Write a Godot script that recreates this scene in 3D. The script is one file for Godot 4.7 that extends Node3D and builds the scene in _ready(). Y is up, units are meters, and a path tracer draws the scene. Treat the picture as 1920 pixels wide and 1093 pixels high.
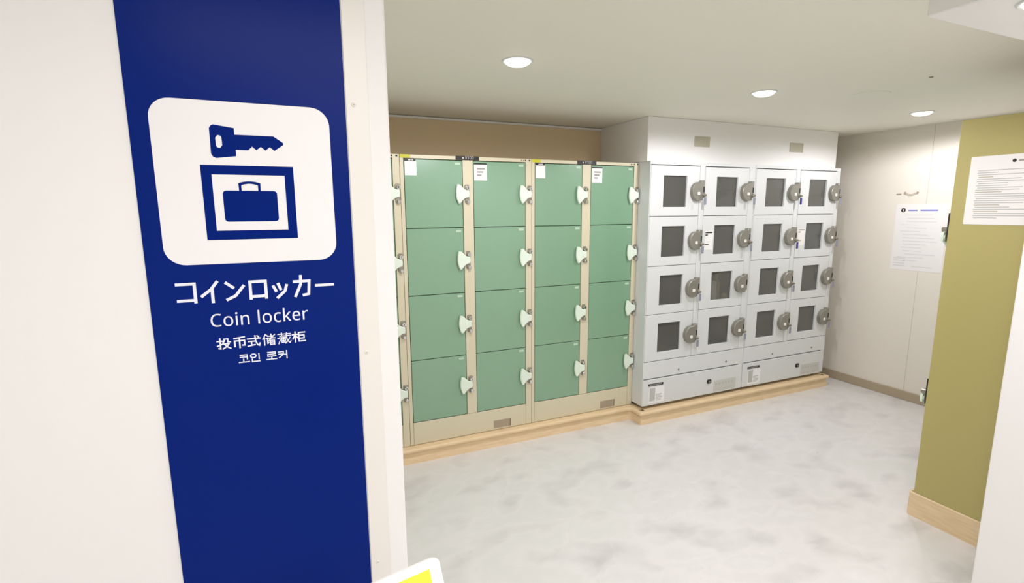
extends Node3D
# A coin-locker room seen past a sign on the corner of a corridor wall.
# x runs along the lockers, y up, z from the lockers towards the camera; metres.

const CEIL := 2.2
const BLUE := Color(0.02, 0.135, 0.46)
var M := {}
var used := {}


func _ready() -> void:
	# ---- camera
	var cam := Camera3D.new()
	cam.name = "camera"
	var f := Vector3(0.39535, -0.15892, -0.90468).normalized()
	var r := Vector3(0.91594, -0.00563, 0.40127).normalized()
	var u := r.cross(f).normalized()
	cam.transform = Transform3D(Basis(r, u, -f).orthonormalized(), Vector3(0, 1.5683, 3.0))
	cam.fov = 60.0157
	cam.near = 0.02
	add_child(cam)
	# ---- sky and exposure: a closed room underground, no daylight
	var env := Environment.new()
	env.background_mode = Environment.BG_COLOR
	env.background_color = Color.BLACK
	env.tonemap_mode = Environment.TONE_MAPPER_LINEAR
	env.tonemap_exposure = 1.0
	env.sdfgi_enabled = true
	env.ssao_enabled = true
	env.ssil_enabled = true
	var we := WorldEnvironment.new()
	we.name = "surroundings"
	we.environment = env
	add_child(we)
	materials()
	# ---- lamps: three downlights over the lockers, one in the soffit, panels over the corridor behind the camera
	downlight(Vector3(0.945, CEIL, 0.91), "round recessed downlight in front of the green lockers, nearest the blue sign", 1.08)
	downlight(Vector3(2.44, CEIL, 0.89), "middle recessed downlight, in front of the first white locker unit", 1.0)
	downlight(Vector3(3.94, CEIL, 0.87), "farthest recessed downlight, close to the cream wall with the notice", 0.98)
	downlight(Vector3(1.845, 2.1, 2.272), "recessed downlight in the lowered soffit at the top right corner", 0.7)
	ceiling_panel(Vector3(0.15, CEIL, 2.95), Vector2(1.0, 0.5), "white rectangular ceiling light panel over the corridor, in front of the blue sign", 0.88)
	ceiling_panel(Vector3(0.5, CEIL, 4.1), Vector2(1.0, 0.5), "white rectangular ceiling light panel over the corridor, second one back from the blue sign", 2.0)
	# ---- structure
	shell()
	plinths()
	# ---- lockers
	green_lockers()
	white_lockers()
	olive_locker()
	locker_contents()
	# ---- sign, papers, small things
	sign_panel()
	corner_guard()
	papers()
	small_fittings()
	stand_sign()


# ------------------------------------------------------------------ helpers

func mat(c: Color, rough := 0.5, metal := 0.0, spec := 0.5) -> StandardMaterial3D:
	var m := StandardMaterial3D.new()
	m.albedo_color = c
	m.roughness = rough
	m.metallic = metal
	m.metallic_specular = spec
	return m


func noise_tex(freq: float, stops: Array, seed_: int, size := 512, oct := 4, warp := 0.0, as_normal := false) -> NoiseTexture2D:
	var n := FastNoiseLite.new()
	n.seed = seed_
	n.frequency = freq
	n.fractal_gain = 0.42
	n.fractal_octaves = oct
	n.noise_type = FastNoiseLite.TYPE_SIMPLEX_SMOOTH
	if warp > 0.0:
		n.domain_warp_enabled = true
		n.domain_warp_amplitude = warp
		n.domain_warp_frequency = freq * 0.7
	var t := NoiseTexture2D.new()
	t.width = size
	t.height = size
	t.seamless = true
	t.noise = n
	if as_normal:
		t.as_normal_map = true
		t.bump_strength = 2.0
	else:
		var g := Gradient.new()
		var offs := PackedFloat32Array()
		var cols := PackedColorArray()
		for s in stops:
			offs.append(s[0])
			cols.append(s[1])
		g.offsets = offs
		g.colors = cols
		t.color_ramp = g
	return t


func tri(m: StandardMaterial3D, scale_: Vector3) -> void:
	m.uv1_triplanar = true
	m.uv1_world_triplanar = true
	m.uv1_scale = scale_


func materials() -> void:
	var fl := mat(Color.WHITE, 0.32)
	fl.albedo_texture = noise_tex(0.006, [[0.0, Color(0.8, 0.79, 0.78)], [0.3, Color(0.865, 0.855, 0.845)], [0.5, Color(0.895, 0.885, 0.875)], [0.72, Color(0.875, 0.87, 0.855)], [1.0, Color(0.905, 0.895, 0.89)]], 11, 1024, 4, 60.0)
	fl.roughness_texture = noise_tex(0.01, [[0.0, Color(0.75, 0.75, 0.75)], [1.0, Color(1, 1, 1)]], 5, 256)
	tri(fl, Vector3(0.42, 0.42, 0.62))
	M.floor = fl
	var plaster := noise_tex(0.05, [], 3, 256, 3, 0.0, true)
	for k in [["wall", Color(0.925, 0.9, 0.85)], ["ceiling", Color(0.945, 0.932, 0.885)], ["white_wall", Color(0.952, 0.946, 0.934)], ["niche", Color(0.9, 0.81, 0.66)]]:
		var w := mat(k[1], 0.62)
		w.normal_enabled = true
		w.normal_texture = plaster
		w.normal_scale = 0.08
		tri(w, Vector3(2, 2, 2))
		M[k[0]] = w
	var wd := mat(Color.WHITE, 0.38)
	wd.albedo_texture = noise_tex(0.02, [[0.0, Color(0.88, 0.77, 0.6)], [0.5, Color(0.915, 0.81, 0.65)], [1.0, Color(0.94, 0.85, 0.7)]], 21, 512, 4, 20.0)
	tri(wd, Vector3(0.6, 6.0, 6.0))
	M.wood = wd
	var wz := wd.duplicate() as StandardMaterial3D
	wz.uv1_scale = Vector3(6.0, 6.0, 0.6)
	M.wood_z = wz
	M.print_pale = mat(Color(0.87, 0.87, 0.86), 0.6)
	M.skirting = mat(Color(0.7, 0.64, 0.54), 0.5)
	M.green = mat(Color(0.505, 0.655, 0.535), 0.25, 0.0, 0.75)
	M.beige = mat(Color(0.845, 0.812, 0.7), 0.42)
	M.beige_dark = mat(Color(0.2, 0.18, 0.14), 0.7)
	M.mint = mat(Color(0.89, 0.94, 0.875), 0.4)
	M.mint_plate = mat(Color(0.72, 0.82, 0.72), 0.5)
	M.white = mat(Color(0.865, 0.872, 0.865), 0.4)
	M.cell = mat(Color(0.62, 0.62, 0.6), 0.6)
	M.dark = mat(Color(0.06, 0.06, 0.055), 0.6)
	M.black = mat(Color(0.1, 0.085, 0.06), 0.5)
	var pane := mat(Color(0.45, 0.45, 0.43, 0.36), 0.12)
	pane.transparency = BaseMaterial3D.TRANSPARENCY_ALPHA
	M.pane = pane
	M.lock = mat(Color(0.56, 0.55, 0.51), 0.4, 0.35)
	M.chrome = mat(Color(0.85, 0.85, 0.84), 0.16, 1.0)
	M.steel = mat(Color(0.6, 0.58, 0.53), 0.35, 0.7)
	M.button = mat(Color(0.93, 0.92, 0.88), 0.4)
	M.tag = mat(Color(0.55, 0.56, 0.62), 0.5)
	M.tag_blue = mat(Color(0.16, 0.16, 0.5), 0.5)
	M.paper = mat(Color(0.945, 0.935, 0.92), 0.6)
	M.yellow = mat(Color(0.88, 0.9, 0.22), 0.45)
	M.yellow_label = mat(Color(0.8, 0.79, 0.12), 0.5)
	M.ink = mat(Color(0.16, 0.15, 0.14), 0.7)
	M.grey_ink = mat(Color(0.62, 0.61, 0.58), 0.7)
	M.pale_ink = mat(Color(0.75, 0.75, 0.73), 0.7)
	M.blue_ink = mat(Color(0.5, 0.52, 0.78), 0.7)
	M.cover = mat(Color(0.74, 0.72, 0.64), 0.5)
	M.label_grey = mat(Color(0.66, 0.6, 0.52), 0.5)
	M.sticker_grey = mat(Color(0.8, 0.8, 0.77), 0.5)
	M.olive = mat(Color(0.71, 0.665, 0.42), 0.42)
	var bl := mat(BLUE, 0.3, 0.0, 0.2)
	M.blue = bl
	M.blue_print = mat(BLUE, 0.45, 0.0, 0.13)
	M.sign_white = mat(Color(0.95, 0.945, 0.94), 0.4)
	M.letter = mat(Color(0.93, 0.94, 0.97), 0.45)
	M.guard = mat(Color(0.93, 0.915, 0.885), 0.35)
	M.board = mat(Color(0.95, 0.94, 0.92), 0.4)
	M.cloth = mat(Color(0.85, 0.85, 0.78), 0.8)
	M.bottle = mat(Color(0.86, 0.8, 0.62), 0.4)
	M.red = mat(Color(0.4, 0.16, 0.12), 0.6)
	var glow := mat(Color(1, 1, 1), 0.5)
	glow.emission_enabled = true
	glow.emission = Color(1.0, 0.97, 0.9)
	glow.emission_energy_multiplier = 3.0
	M.glow = glow


func numbered(s: String) -> String:
	used[s] = used.get(s, 0) + 1
	return s if used[s] == 1 else "%s_%03d" % [s, used[s] - 1]


func new_st() -> SurfaceTool:
	var st := SurfaceTool.new()
	st.begin(Mesh.PRIMITIVE_TRIANGLES)
	return st


# one named mesh under a parent
func part(called: String, st: SurfaceTool, m: Material, parent: Node = self, at := Vector3.ZERO) -> MeshInstance3D:
	var o := MeshInstance3D.new()
	o.name = numbered(called) if parent == self else called
	o.mesh = st.commit()
	o.material_override = m
	o.position = at
	parent.add_child(o, true)
	return o


func share(called: String, mesh: Mesh, m: Material, parent: Node, at := Vector3.ZERO) -> MeshInstance3D:
	var o := MeshInstance3D.new()
	o.name = called
	o.mesh = mesh
	o.material_override = m
	o.position = at
	parent.add_child(o, true)
	return o


func thing(called: String, label: String, category: String, at := Vector3.ZERO, group := "") -> Node3D:
	var o := Node3D.new()
	o.name = numbered(called)
	o.position = at
	add_child(o)
	return tag(o, label, category, group)


func tag(o: Node3D, label: String, category: String, group := "") -> Node3D:
	o.set_meta("label", label)
	o.set_meta("category", category)
	if group:
		o.set_meta("group", group)
	return o


func struct(called: String, st: SurfaceTool, m: Material, label := "", category := "") -> MeshInstance3D:
	var o := part(called, st, m)
	o.set_meta("kind", "structure")
	if label:
		tag(o, label, category)
	return o


# a flat convex polygon facing n
func poly(st: SurfaceTool, pts: Array, n: Vector3) -> void:
	for i in range(1, pts.size() - 1):
		var a: Vector3 = pts[0]
		var b: Vector3 = pts[i]
		var c: Vector3 = pts[i + 1]
		var k := (b - a).cross(c - a)
		if k.length_squared() < 1e-16:
			continue
		var order := [a, c, b] if k.dot(n) > 0.0 else [a, b, c]
		for p in order:
			st.set_normal(n.normalized())
			st.add_vertex(p)


# chamfered box from lo to hi
func box(st: SurfaceTool, lo: Vector3, hi: Vector3, b := 0.0) -> void:
	var c := (lo + hi) / 2.0
	var h := (hi - lo) / 2.0
	b = minf(b, minf(h.x, minf(h.y, h.z)) * 0.9)
	for ax in 3:
		var j := (ax + 1) % 3
		var k := (ax + 2) % 3
		for s in [-1.0, 1.0]:
			var pts := []
			for q in [[-1, -1], [1, -1], [1, 1], [-1, 1]]:
				var p := Vector3.ZERO
				p[ax] = s * h[ax]
				p[j] = q[0] * (h[j] - b)
				p[k] = q[1] * (h[k] - b)
				pts.append(c + p)
			var n := Vector3.ZERO
			n[ax] = s
			poly(st, pts, n)
		if b > 0.0:
			for s in [-1.0, 1.0]:
				for t in [-1.0, 1.0]:
					var pts := []
					for q in [[0, -1], [0, 1], [1, 1], [1, -1]]:
						var p := Vector3.ZERO
						p[j] = s * (h[j] - (b if q[0] == 1 else 0.0))
						p[k] = t * (h[k] - (0.0 if q[0] == 1 else b))
						p[ax] = q[1] * (h[ax] - b)
						pts.append(c + p)
					var n := Vector3.ZERO
					n[j] = s
					n[k] = t
					poly(st, pts, n)
	if b > 0.0:
		for sx in [-1.0, 1.0]:
			for sy in [-1.0, 1.0]:
				for sz in [-1.0, 1.0]:
					poly(st, [c + Vector3(sx * h.x, sy * (h.y - b), sz * (h.z - b)), c + Vector3(sx * (h.x - b), sy * h.y, sz * (h.z - b)), c + Vector3(sx * (h.x - b), sy * (h.y - b), sz * h.z)], Vector3(sx, sy, sz))


func boxed(lo: Vector3, hi: Vector3, b := 0.0) -> SurfaceTool:
	var st := new_st()
	box(st, lo, hi, b)
	return st


# extrude a 2D outline (in x, y) from z0 to z1, with a chamfer of the front edge
func prism(st: SurfaceTool, outline: PackedVector2Array, z0: float, z1: float, bevel := 0.0, xf := Transform3D.IDENTITY) -> void:
	var o := outline.duplicate()
	if Geometry2D.is_polygon_clockwise(o):
		o.reverse()
	var n := o.size()
	var inset := PackedVector2Array()
	for i in n:
		var e0 := (o[i] - o[(i + n - 1) % n]).normalized()
		var e1 := (o[(i + 1) % n] - o[i]).normalized()
		var n0 := Vector2(-e0.y, e0.x)
		var n1 := Vector2(-e1.y, e1.x)
		var m := (n0 + n1).normalized()
		inset.append(o[i] + m * bevel / maxf(0.4, m.dot(n0)))
	var up := xf.basis.z.normalized()
	var t := Geometry2D.triangulate_polygon(inset)
	for i in range(0, t.size(), 3):
		var a := inset[t[i]]
		var b := inset[t[i + 1]]
		var c := inset[t[i + 2]]
		poly(st, [xf * Vector3(a.x, a.y, z1), xf * Vector3(b.x, b.y, z1), xf * Vector3(c.x, c.y, z1)], up)
	t = Geometry2D.triangulate_polygon(o)
	for i in range(0, t.size(), 3):
		poly(st, [xf * Vector3(o[t[i]].x, o[t[i]].y, z0), xf * Vector3(o[t[i + 1]].x, o[t[i + 1]].y, z0), xf * Vector3(o[t[i + 2]].x, o[t[i + 2]].y, z0)], -up)
	for i in n:
		var j := (i + 1) % n
		var e := (o[j] - o[i]).normalized()
		var out := xf.basis * Vector3(e.y, -e.x, 0)
		poly(st, [xf * Vector3(o[i].x, o[i].y, z0), xf * Vector3(o[j].x, o[j].y, z0), xf * Vector3(o[j].x, o[j].y, z1 - bevel), xf * Vector3(o[i].x, o[i].y, z1 - bevel)], out)
		if bevel > 0.0:
			poly(st, [xf * Vector3(o[i].x, o[i].y, z1 - bevel), xf * Vector3(o[j].x, o[j].y, z1 - bevel), xf * Vector3(inset[j].x, inset[j].y, z1), xf * Vector3(inset[i].x, inset[i].y, z1)], out.normalized() + up)


func round_rect(lo: Vector2, hi: Vector2, rad: float, seg := 6) -> PackedVector2Array:
	var o := PackedVector2Array()
	var cs := [Vector2(hi.x - rad, hi.y - rad), Vector2(lo.x + rad, hi.y - rad), Vector2(lo.x + rad, lo.y + rad), Vector2(hi.x - rad, lo.y + rad)]
	for k in 4:
		for i in seg + 1:
			var a := (k + float(i) / seg) * PI / 2
			o.append(cs[k] + Vector2(cos(a), sin(a)) * rad)
	return o


# surface of revolution about an axis from `at` along `dir`; profile is [[radius, height], ...]
func lathe(st: SurfaceTool, at: Vector3, dir: Vector3, profile: Array, seg := 24) -> void:
	var w := dir.normalized()
	var a := w.cross(Vector3.UP if absf(w.y) < 0.9 else Vector3.RIGHT).normalized()
	var b := w.cross(a)
	for i in profile.size() - 1:
		var r0: float = profile[i][0]
		var h0: float = profile[i][1]
		var r1: float = profile[i + 1][0]
		var h1: float = profile[i + 1][1]
		for k in seg:
			var t0 := TAU * k / seg
			var t1 := TAU * (k + 1) / seg
			var d0 := a * cos(t0) + b * sin(t0)
			var d1 := a * cos(t1) + b * sin(t1)
			var dm := (d0 + d1).normalized()
			var n := dm * (h1 - h0) - w * (r1 - r0)
			if n.length_squared() < 1e-14:
				continue
			poly(st, [at + d0 * r0 + w * h0, at + d1 * r0 + w * h0, at + d1 * r1 + w * h1, at + d0 * r1 + w * h1], n)


# tube along points
func tube(st: SurfaceTool, pts: Array, rad: float, seg := 8) -> void:
	for i in pts.size() - 1:
		var p0: Vector3 = pts[i]
		var p1: Vector3 = pts[i + 1]
		lathe(st, p0, p1 - p0, [[0.0, 0.0], [rad, 0.0], [rad, (p1 - p0).length()], [0.0, (p1 - p0).length()]], seg)


# ------------------------------------------------------------------ lamps

func downlight(at: Vector3, label: String, energy: float) -> void:
	var t := thing("ceiling_downlight", label, "ceiling light", at, "round downlights")
	var ring := new_st()
	lathe(ring, Vector3.ZERO, Vector3.DOWN, [[0.056, 0.0], [0.058, 0.0035], [0.064, 0.0045], [0.068, 0.003], [0.069, 0.0]], 40)
	part("trim_ring", ring, M.white, t)
	var lens := new_st()
	lathe(lens, Vector3.ZERO, Vector3.DOWN, [[0.057, 0.001], [0.053, 0.009], [0.042, 0.016], [0.025, 0.02], [0.0, 0.0215]], 40)
	part("light_lens", lens, M.glow, t)
	var l := SpotLight3D.new()
	l.name = "light"
	l.light_color = Color(0.98, 0.97, 1.0)
	l.light_energy = energy
	l.light_size = 0.05
	l.spot_angle = 88.0
	l.spot_angle_attenuation = 0.32
	l.spot_attenuation = 2.0
	l.spot_range = 9.0
	l.shadow_enabled = true
	l.rotation_degrees.x = -90
	l.position.y = -0.035
	t.add_child(l)


func ceiling_panel(at: Vector3, size: Vector2, label: String, energy: float) -> void:
	var t := thing("light_panel", label, "ceiling light", at)
	var fr := new_st()
	var h := size / 2.0
	for s in [-1.0, 1.0]:
		box(fr, Vector3(-h.x - 0.03, -0.02, s * (h.y + 0.015) - 0.015), Vector3(h.x + 0.03, 0.0, s * (h.y + 0.015) + 0.015), 0.003)
		box(fr, Vector3(s * (h.x + 0.015) - 0.015, -0.02, -h.y), Vector3(s * (h.x + 0.015) + 0.015, 0.0, h.y), 0.003)
	part("frame", fr, M.white, t)
	part("light_diffuser", boxed(Vector3(-h.x, -0.012, -h.y), Vector3(h.x, 0.0, h.y)), M.glow, t)
	var l := AreaLight3D.new()
	l.name = "light"
	l.light_color = Color(0.98, 0.97, 1.0)
	l.area_size = size
	l.light_energy = energy
	l.area_range = 9.0
	l.area_attenuation = 2.0
	l.shadow_enabled = true
	l.rotation_degrees.x = -90
	l.position.y = -0.03
	t.add_child(l)


# ------------------------------------------------------------------ room shell

func shell() -> void:
	struct("floor", boxed(Vector3(-1.75, -0.12, -0.65), Vector3(4.72, 0.0, 5.35)), M.floor)
	struct("ceiling", boxed(Vector3(-1.75, CEIL, -0.65), Vector3(4.72, CEIL + 0.12, 5.35)), M.ceiling)
	struct("wall_back", boxed(Vector3(-0.45, 0, -0.65), Vector3(4.72, CEIL, -0.5)), M.niche)
	struct("wall_left", boxed(Vector3(-0.45, 0, -0.5), Vector3(-0.3, CEIL, 1.787)), M.wall)
	struct("wall_front", boxed(Vector3(-1.6, 0, 1.787), Vector3(0.2035, CEIL, 1.907), 0.004), M.white_wall)
	var rw := struct("wall_right", boxed(Vector3(4.57, 0, -0.5), Vector3(4.72, CEIL, 2.18)), M.wall)
	part("panel_joint", boxed(Vector3(4.5692, 0.08, 0.633), Vector3(4.5715, CEIL, 0.6345)), M.skirting, rw)
	struct("wall_partition", boxed(Vector3(2.55, 0, 2.18), Vector3(4.72, CEIL, 2.3)), M.wall)
	struct("wall_corridor", boxed(Vector3(2.416, 0, 2.07), Vector3(2.55, CEIL, 5.2), 0.004), M.white_wall)
	struct("wall_corridor_left", boxed(Vector3(-1.75, 0, 1.787), Vector3(-1.6, CEIL, 5.2)), M.white_wall)
	struct("wall_corridor_end", boxed(Vector3(-1.75, 0, 5.2), Vector3(4.72, CEIL, 5.35)), M.white_wall)
	# soffit of the corridor, lower than the ceiling
	struct("trim_1", boxed(Vector3(1.69, 2.1, 2.07), Vector3(2.416, CEIL, 5.2), 0.003), M.white_wall, "lowered soffit box under the ceiling at the upper right", "soffit")
	# bulkhead over the white lockers
	struct("trim_2", boxed(Vector3(2.3, 1.9, -0.5), Vector3(4.266, CEIL, 0.086), 0.003), M.white_wall, "cream bulkhead above the white lockers", "bulkhead")
	# bead along the top of the niche wall
	struct("trim_3", boxed(Vector3(-0.3, CEIL - 0.02, -0.5), Vector3(2.3, CEIL - 0.004, -0.484), 0.004), M.white_wall, "thin pale bead along the top of the wall above the green lockers", "moulding")
	struct("baseboard_right", boxed(Vector3(4.558, 0, -0.5), Vector3(4.57, 0.075, 2.18), 0.003), M.skirting)
	struct("baseboard_partition", boxed(Vector3(3.75, 0, 2.168), Vector3(4.558, 0.075, 2.18), 0.003), M.skirting)


# profile of the wooden plinth swept along a path in x, z (outside to the right of travel)
func plinth_run(st: SurfaceTool, path: Array, prof: Array) -> void:
	for i in prof.size() - 1:
		for k in path.size() - 1:
			var a := off(path, k, prof[i][0])
			var b := off(path, k + 1, prof[i][0])
			var c := off(path, k + 1, prof[i + 1][0])
			var d := off(path, k, prof[i + 1][0])
			var p0 := Vector3(a.x, prof[i][1], a.y)
			var p1 := Vector3(b.x, prof[i][1], b.y)
			var p2 := Vector3(c.x, prof[i + 1][1], c.y)
			var p3 := Vector3(d.x, prof[i + 1][1], d.y)
			var n := (p1 - p0).cross(p3 - p0)
			if n.length_squared() < 1e-14:
				n = (p2 - p1).cross(p3 - p1)
			var dir: Vector2 = (path[k + 1] - path[k]).normalized()
			var outw := Vector3(-dir.y, 0, dir.x)
			var want := outw * (float(prof[i + 1][1]) - float(prof[i][1])) * -1.0 + Vector3.UP * (float(prof[i + 1][0]) - float(prof[i][0])) * 1.0
			if n.dot(want) < 0.0:
				n = -n
			poly(st, [p0, p1, p2, p3], n)


func off(path: Array, k: int, d: float) -> Vector2:
	var p: Vector2 = path[k]
	var n0 := Vector2.ZERO
	var n1 := Vector2.ZERO
	if k > 0:
		var e: Vector2 = (p - path[k - 1]).normalized()
		n0 = Vector2(-e.y, e.x)
	if k < path.size() - 1:
		var e: Vector2 = (path[k + 1] - p).normalized()
		n1 = Vector2(-e.y, e.x)
	if n0 == Vector2.ZERO:
		n0 = n1
	if n1 == Vector2.ZERO:
		n1 = n0
	var m := (n0 + n1).normalized()
	return p + m * d / maxf(0.5, m.dot(n0))


func rounded_path(pts: Array, rad: float) -> Array:
	var out := [pts[0]]
	for i in range(1, pts.size() - 1):
		var p: Vector2 = pts[i]
		var a: Vector2 = p + (pts[i - 1] - p).normalized() * rad
		var b: Vector2 = p + (pts[i + 1] - p).normalized() * rad
		for k in 7:
			var t := k / 6.0
			out.append(a.lerp(p, t).lerp(p.lerp(b, t), t))
	out.append(pts[-1])
	return out


func plinths() -> void:
	# nosing: from the top inwards, rounded outwards and down, then the face board to the floor
	var nose := [[-0.06, 0.1], [-0.012, 0.1], [-0.005, 0.0975], [-0.001, 0.092], [0.0, 0.084], [-0.002, 0.077], [-0.008, 0.072], [-0.02, 0.07]]
	var face := [[-0.02, 0.07], [-0.02, 0.066], [-0.014, 0.03], [-0.011, 0.0]]
	var runs := [
		["trim_4", [Vector2(-0.3, 0.052), Vector2(2.254, 0.052), Vector2(2.254, 0.175), Vector2(4.325, 0.175), Vector2(4.325, -0.2)], "pale wooden plinth with rounded nosing under the green and white lockers"],
		["trim_5", [Vector2(3.78, 2.17), Vector2(3.78, 1.606), Vector2(2.8385, 1.606), Vector2(2.8385, 2.17)], "pale wooden plinth under the olive locker side on the right"]]
	for q in runs:
		var path: Array = rounded_path(q[1], 0.025)
		var t := thing(q[0], q[2], "plinth")
		t.set_meta("kind", "structure")
		var st := new_st()
		var fs := new_st()
		if q[0] == "trim_5":
			var lo := 0.128
			var n2 := [[-0.1, lo], [-0.004, lo], [-0.001, lo - 0.003], [0.0, lo - 0.01], [-0.001, lo - 0.012]]
			plinth_run(st, path.duplicate(), n2)
			plinth_run(fs, path.duplicate(), [[-0.001, lo - 0.012], [0.0, 0.06], [0.0, 0.0]])
			box(fs, Vector3(2.88, 0.0, 1.64), Vector3(3.74, lo - 0.002, 2.17))
		else:
			plinth_run(st, path, nose)
			plinth_run(fs, path, face)
			box(fs, Vector3(-0.3, 0.0, -0.45), Vector3(2.3, 0.0985, 0.02))
			box(fs, Vector3(2.29, 0.0, -0.4), Vector3(4.29, 0.0985, 0.14))
		part("nosing", st, M.wood if q[0] == "trim_4" else M.wood_z, t)
		part("face_board", fs, M.wood if q[0] == "trim_4" else M.wood_z, t)


# ------------------------------------------------------------------ green lockers

func fan_handle() -> Mesh:
	# a blade flaring to the left from a narrow hub, like a fan
	var o := PackedVector2Array()
	for i in 11:
		var t := lerpf(-1.0, 1.0, i / 10.0)
		o.append(Vector2(-0.072 + (0.008 if t > 0.0 else 0.016) * t * t, 0.0575 * t))
	for p in [Vector2(-0.048, 0.056), Vector2(-0.033, 0.043), Vector2(-0.02, 0.029), Vector2(-0.006, 0.0235), Vector2(0.01, 0.0225), Vector2(0.0125, 0.0), Vector2(0.01, -0.0205), Vector2(-0.006, -0.0225), Vector2(-0.022, -0.031), Vector2(-0.036, -0.045), Vector2(-0.046, -0.057)]:
		o.append(p)
	var st := new_st()
	prism(st, o, 0.009, 0.022, 0.004)
	lathe(st, Vector3(-0.001, 0, 0.003), Vector3.BACK, [[0.0115, 0.0], [0.0115, 0.007], [0.0, 0.007]], 20)
	return st.commit()


func green_lockers() -> void:
	var hm := fan_handle()
	var esc := new_st()
	prism(esc, round_rect(Vector2(-0.016, -0.056), Vector2(0.0135, 0.056), 0.008, 3), 0.0, 0.004, 0.0015)
	var escm := esc.commit()
	var cyl := new_st()
	lathe(cyl, Vector3(0.002, 0.036, 0.003), Vector3.BACK, [[0.0125, 0.0], [0.0125, 0.014], [0.0105, 0.018], [0.0, 0.018]], 20)
	var cylm := cyl.commit()
	var slot := new_st()
	box(slot, Vector3(0.0005, 0.03, 0.0205), Vector3(0.0035, 0.042, 0.0225), 0.0005)
	var slotm := slot.commit()
	var ret := new_st()
	prism(ret, round_rect(Vector2(-0.006, -0.058), Vector2(0.013, -0.034), 0.007, 4), 0.003, 0.02, 0.003)
	var retm := ret.commit()
	var rows := [1.868, 1.464, 1.057, 0.651, 0.25]
	var cols := [[0.025, 0.379], [0.45, 0.803]]
	var labels := ["beige coin locker unit with green doors, leftmost and mostly hidden behind the sign corner", "beige coin locker unit with eight green doors, right beside the sign corner", "beige coin locker unit with eight green doors, next to the white lockers"]
	for n in 3:
		var x0 := -0.24 + n * 0.847
		var t := thing("coin_locker", labels[n], "coin locker", Vector3(x0, 0.102, 0), "green coin locker units")
		var w := 0.846
		var st := new_st()
		var y := func(v: float) -> float: return v - 0.102
		box(st, Vector3(0.001, 0.0, -0.44), Vector3(w, y.call(1.892), -0.018))
		# frame: left and right stiles, middle stile, rails, bottom panel
		box(st, Vector3(0.001, 0, -0.018), Vector3(0.0225, y.call(1.892), 0.0), 0.0015)
		box(st, Vector3(0.3815, y.call(0.25), -0.018), Vector3(0.4475, y.call(1.87), 0.0), 0.0015)
		box(st, Vector3(0.8055, 0, -0.018), Vector3(w, y.call(1.892), 0.0), 0.0015)
		box(st, Vector3(0.0225, y.call(1.8705), -0.018), Vector3(0.8055, y.call(1.892), 0.0), 0.0015)
		part("body", st, M.beige, t)
		part("bottom_panel", boxed(Vector3(0.024, 0.001, -0.018), Vector3(0.804, y.call(0.2475), -0.0005), 0.0015), M.beige, t)
		part("gap_backing", boxed(Vector3(0.02, y.call(0.24), -0.018), Vector3(0.808, y.call(1.872), -0.0165)), M.beige_dark, t)
		for c in 2:
			for r in 4:
				var top: float = y.call(rows[r]) - 0.002
				var bot: float = y.call(rows[r + 1]) + 0.002
				var lx: float = cols[c][0] + 0.001
				var rx: float = cols[c][1] - 0.001
				var d := part("door", boxed(Vector3(0, 0, -0.014), Vector3(rx - lx, top - bot, -0.001), 0.002), M.green, t, Vector3(lx, bot, 0))
				var mid := (top - bot) / 2.0 + 0.002
				var hx := rx - lx + 0.0295
				share("lock_plate", escm, M.steel, d, Vector3(hx, mid, 0))
				share("handle", hm, M.mint, d, Vector3(hx - 0.004, mid, 0))
				share("lock_cylinder", cylm, M.chrome, d, Vector3(hx, mid, 0))
				share("keyhole", slotm, M.dark, d, Vector3(hx, mid, 0))
				share("coin_return", retm, M.chrome, d, Vector3(hx, mid, 0))
				part("number_plate", boxed(Vector3(rx - lx - 0.048, top - bot - 0.026, -0.001), Vector3(rx - lx - 0.014, top - bot - 0.011, 0.0012), 0.0004), M.mint_plate, d)
				if r == 0:
					sticker(d, Vector2(0.003 if c == 0 else 0.004, top - bot - (0.093 if c == 0 else 0.115)), Vector2(0.069 if c == 0 else 0.083, 0.082 if c == 0 else 0.097), c == 1)
		# price plate over the middle stile
		var p := part("price_plate", boxed(Vector3(0.338, y.call(1.871), 0.0), Vector3(0.488, y.call(1.8945), 0.003), 0.0008), M.black, t)
		var dot := new_st()
		lathe(dot, Vector3(0.384, y.call(1.8825), 0.003), Vector3.BACK, [[0.006, 0.0], [0.006, 0.0006], [0.0, 0.0006]], 16)
		part("printed_dot", dot, M.pale_ink, p)
		part("price_text", text_shape("¥100", 0.397, y.call(1.8755), 0.055, 0.003), M.pale_ink, p)
		# yellow label at the upper left corner and the small printed plate beside it
		part("yellow_label", boxed(Vector3(0.002, y.call(1.872), 0.0), Vector3(0.064, y.call(1.891), 0.0012), 0.0003), M.yellow_label, t)
		var sm := part("small_label", boxed(Vector3(0.77, y.call(1.8735), 0.0), Vector3(0.843, y.call(1.8905), 0.0012), 0.0003), M.beige, t)
		var ds := new_st()
		for k in [[0.777, 0.003], [0.79, 0.002], [0.803, 0.0045], [0.831, 0.0055]]:
			prism(ds, round_rect(Vector2(k[0] - k[1], y.call(1.877)), Vector2(k[0] + k[1], y.call(1.8865)), 0.0018, 2), 0.0012, 0.0016)
		part("printed_marks", ds, M.ink, sm)
		# maker's label on the bottom panel
		var g := part("data_label", boxed(Vector3(0.565, y.call(0.114), -0.0005), Vector3(0.688, y.call(0.168), 0.0008), 0.0003), M.label_grey, t)
		part("dark_edge", boxed(Vector3(0.684, y.call(0.114), 0.0008), Vector3(0.688, y.call(0.168), 0.0014)), M.ink, g)


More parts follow.
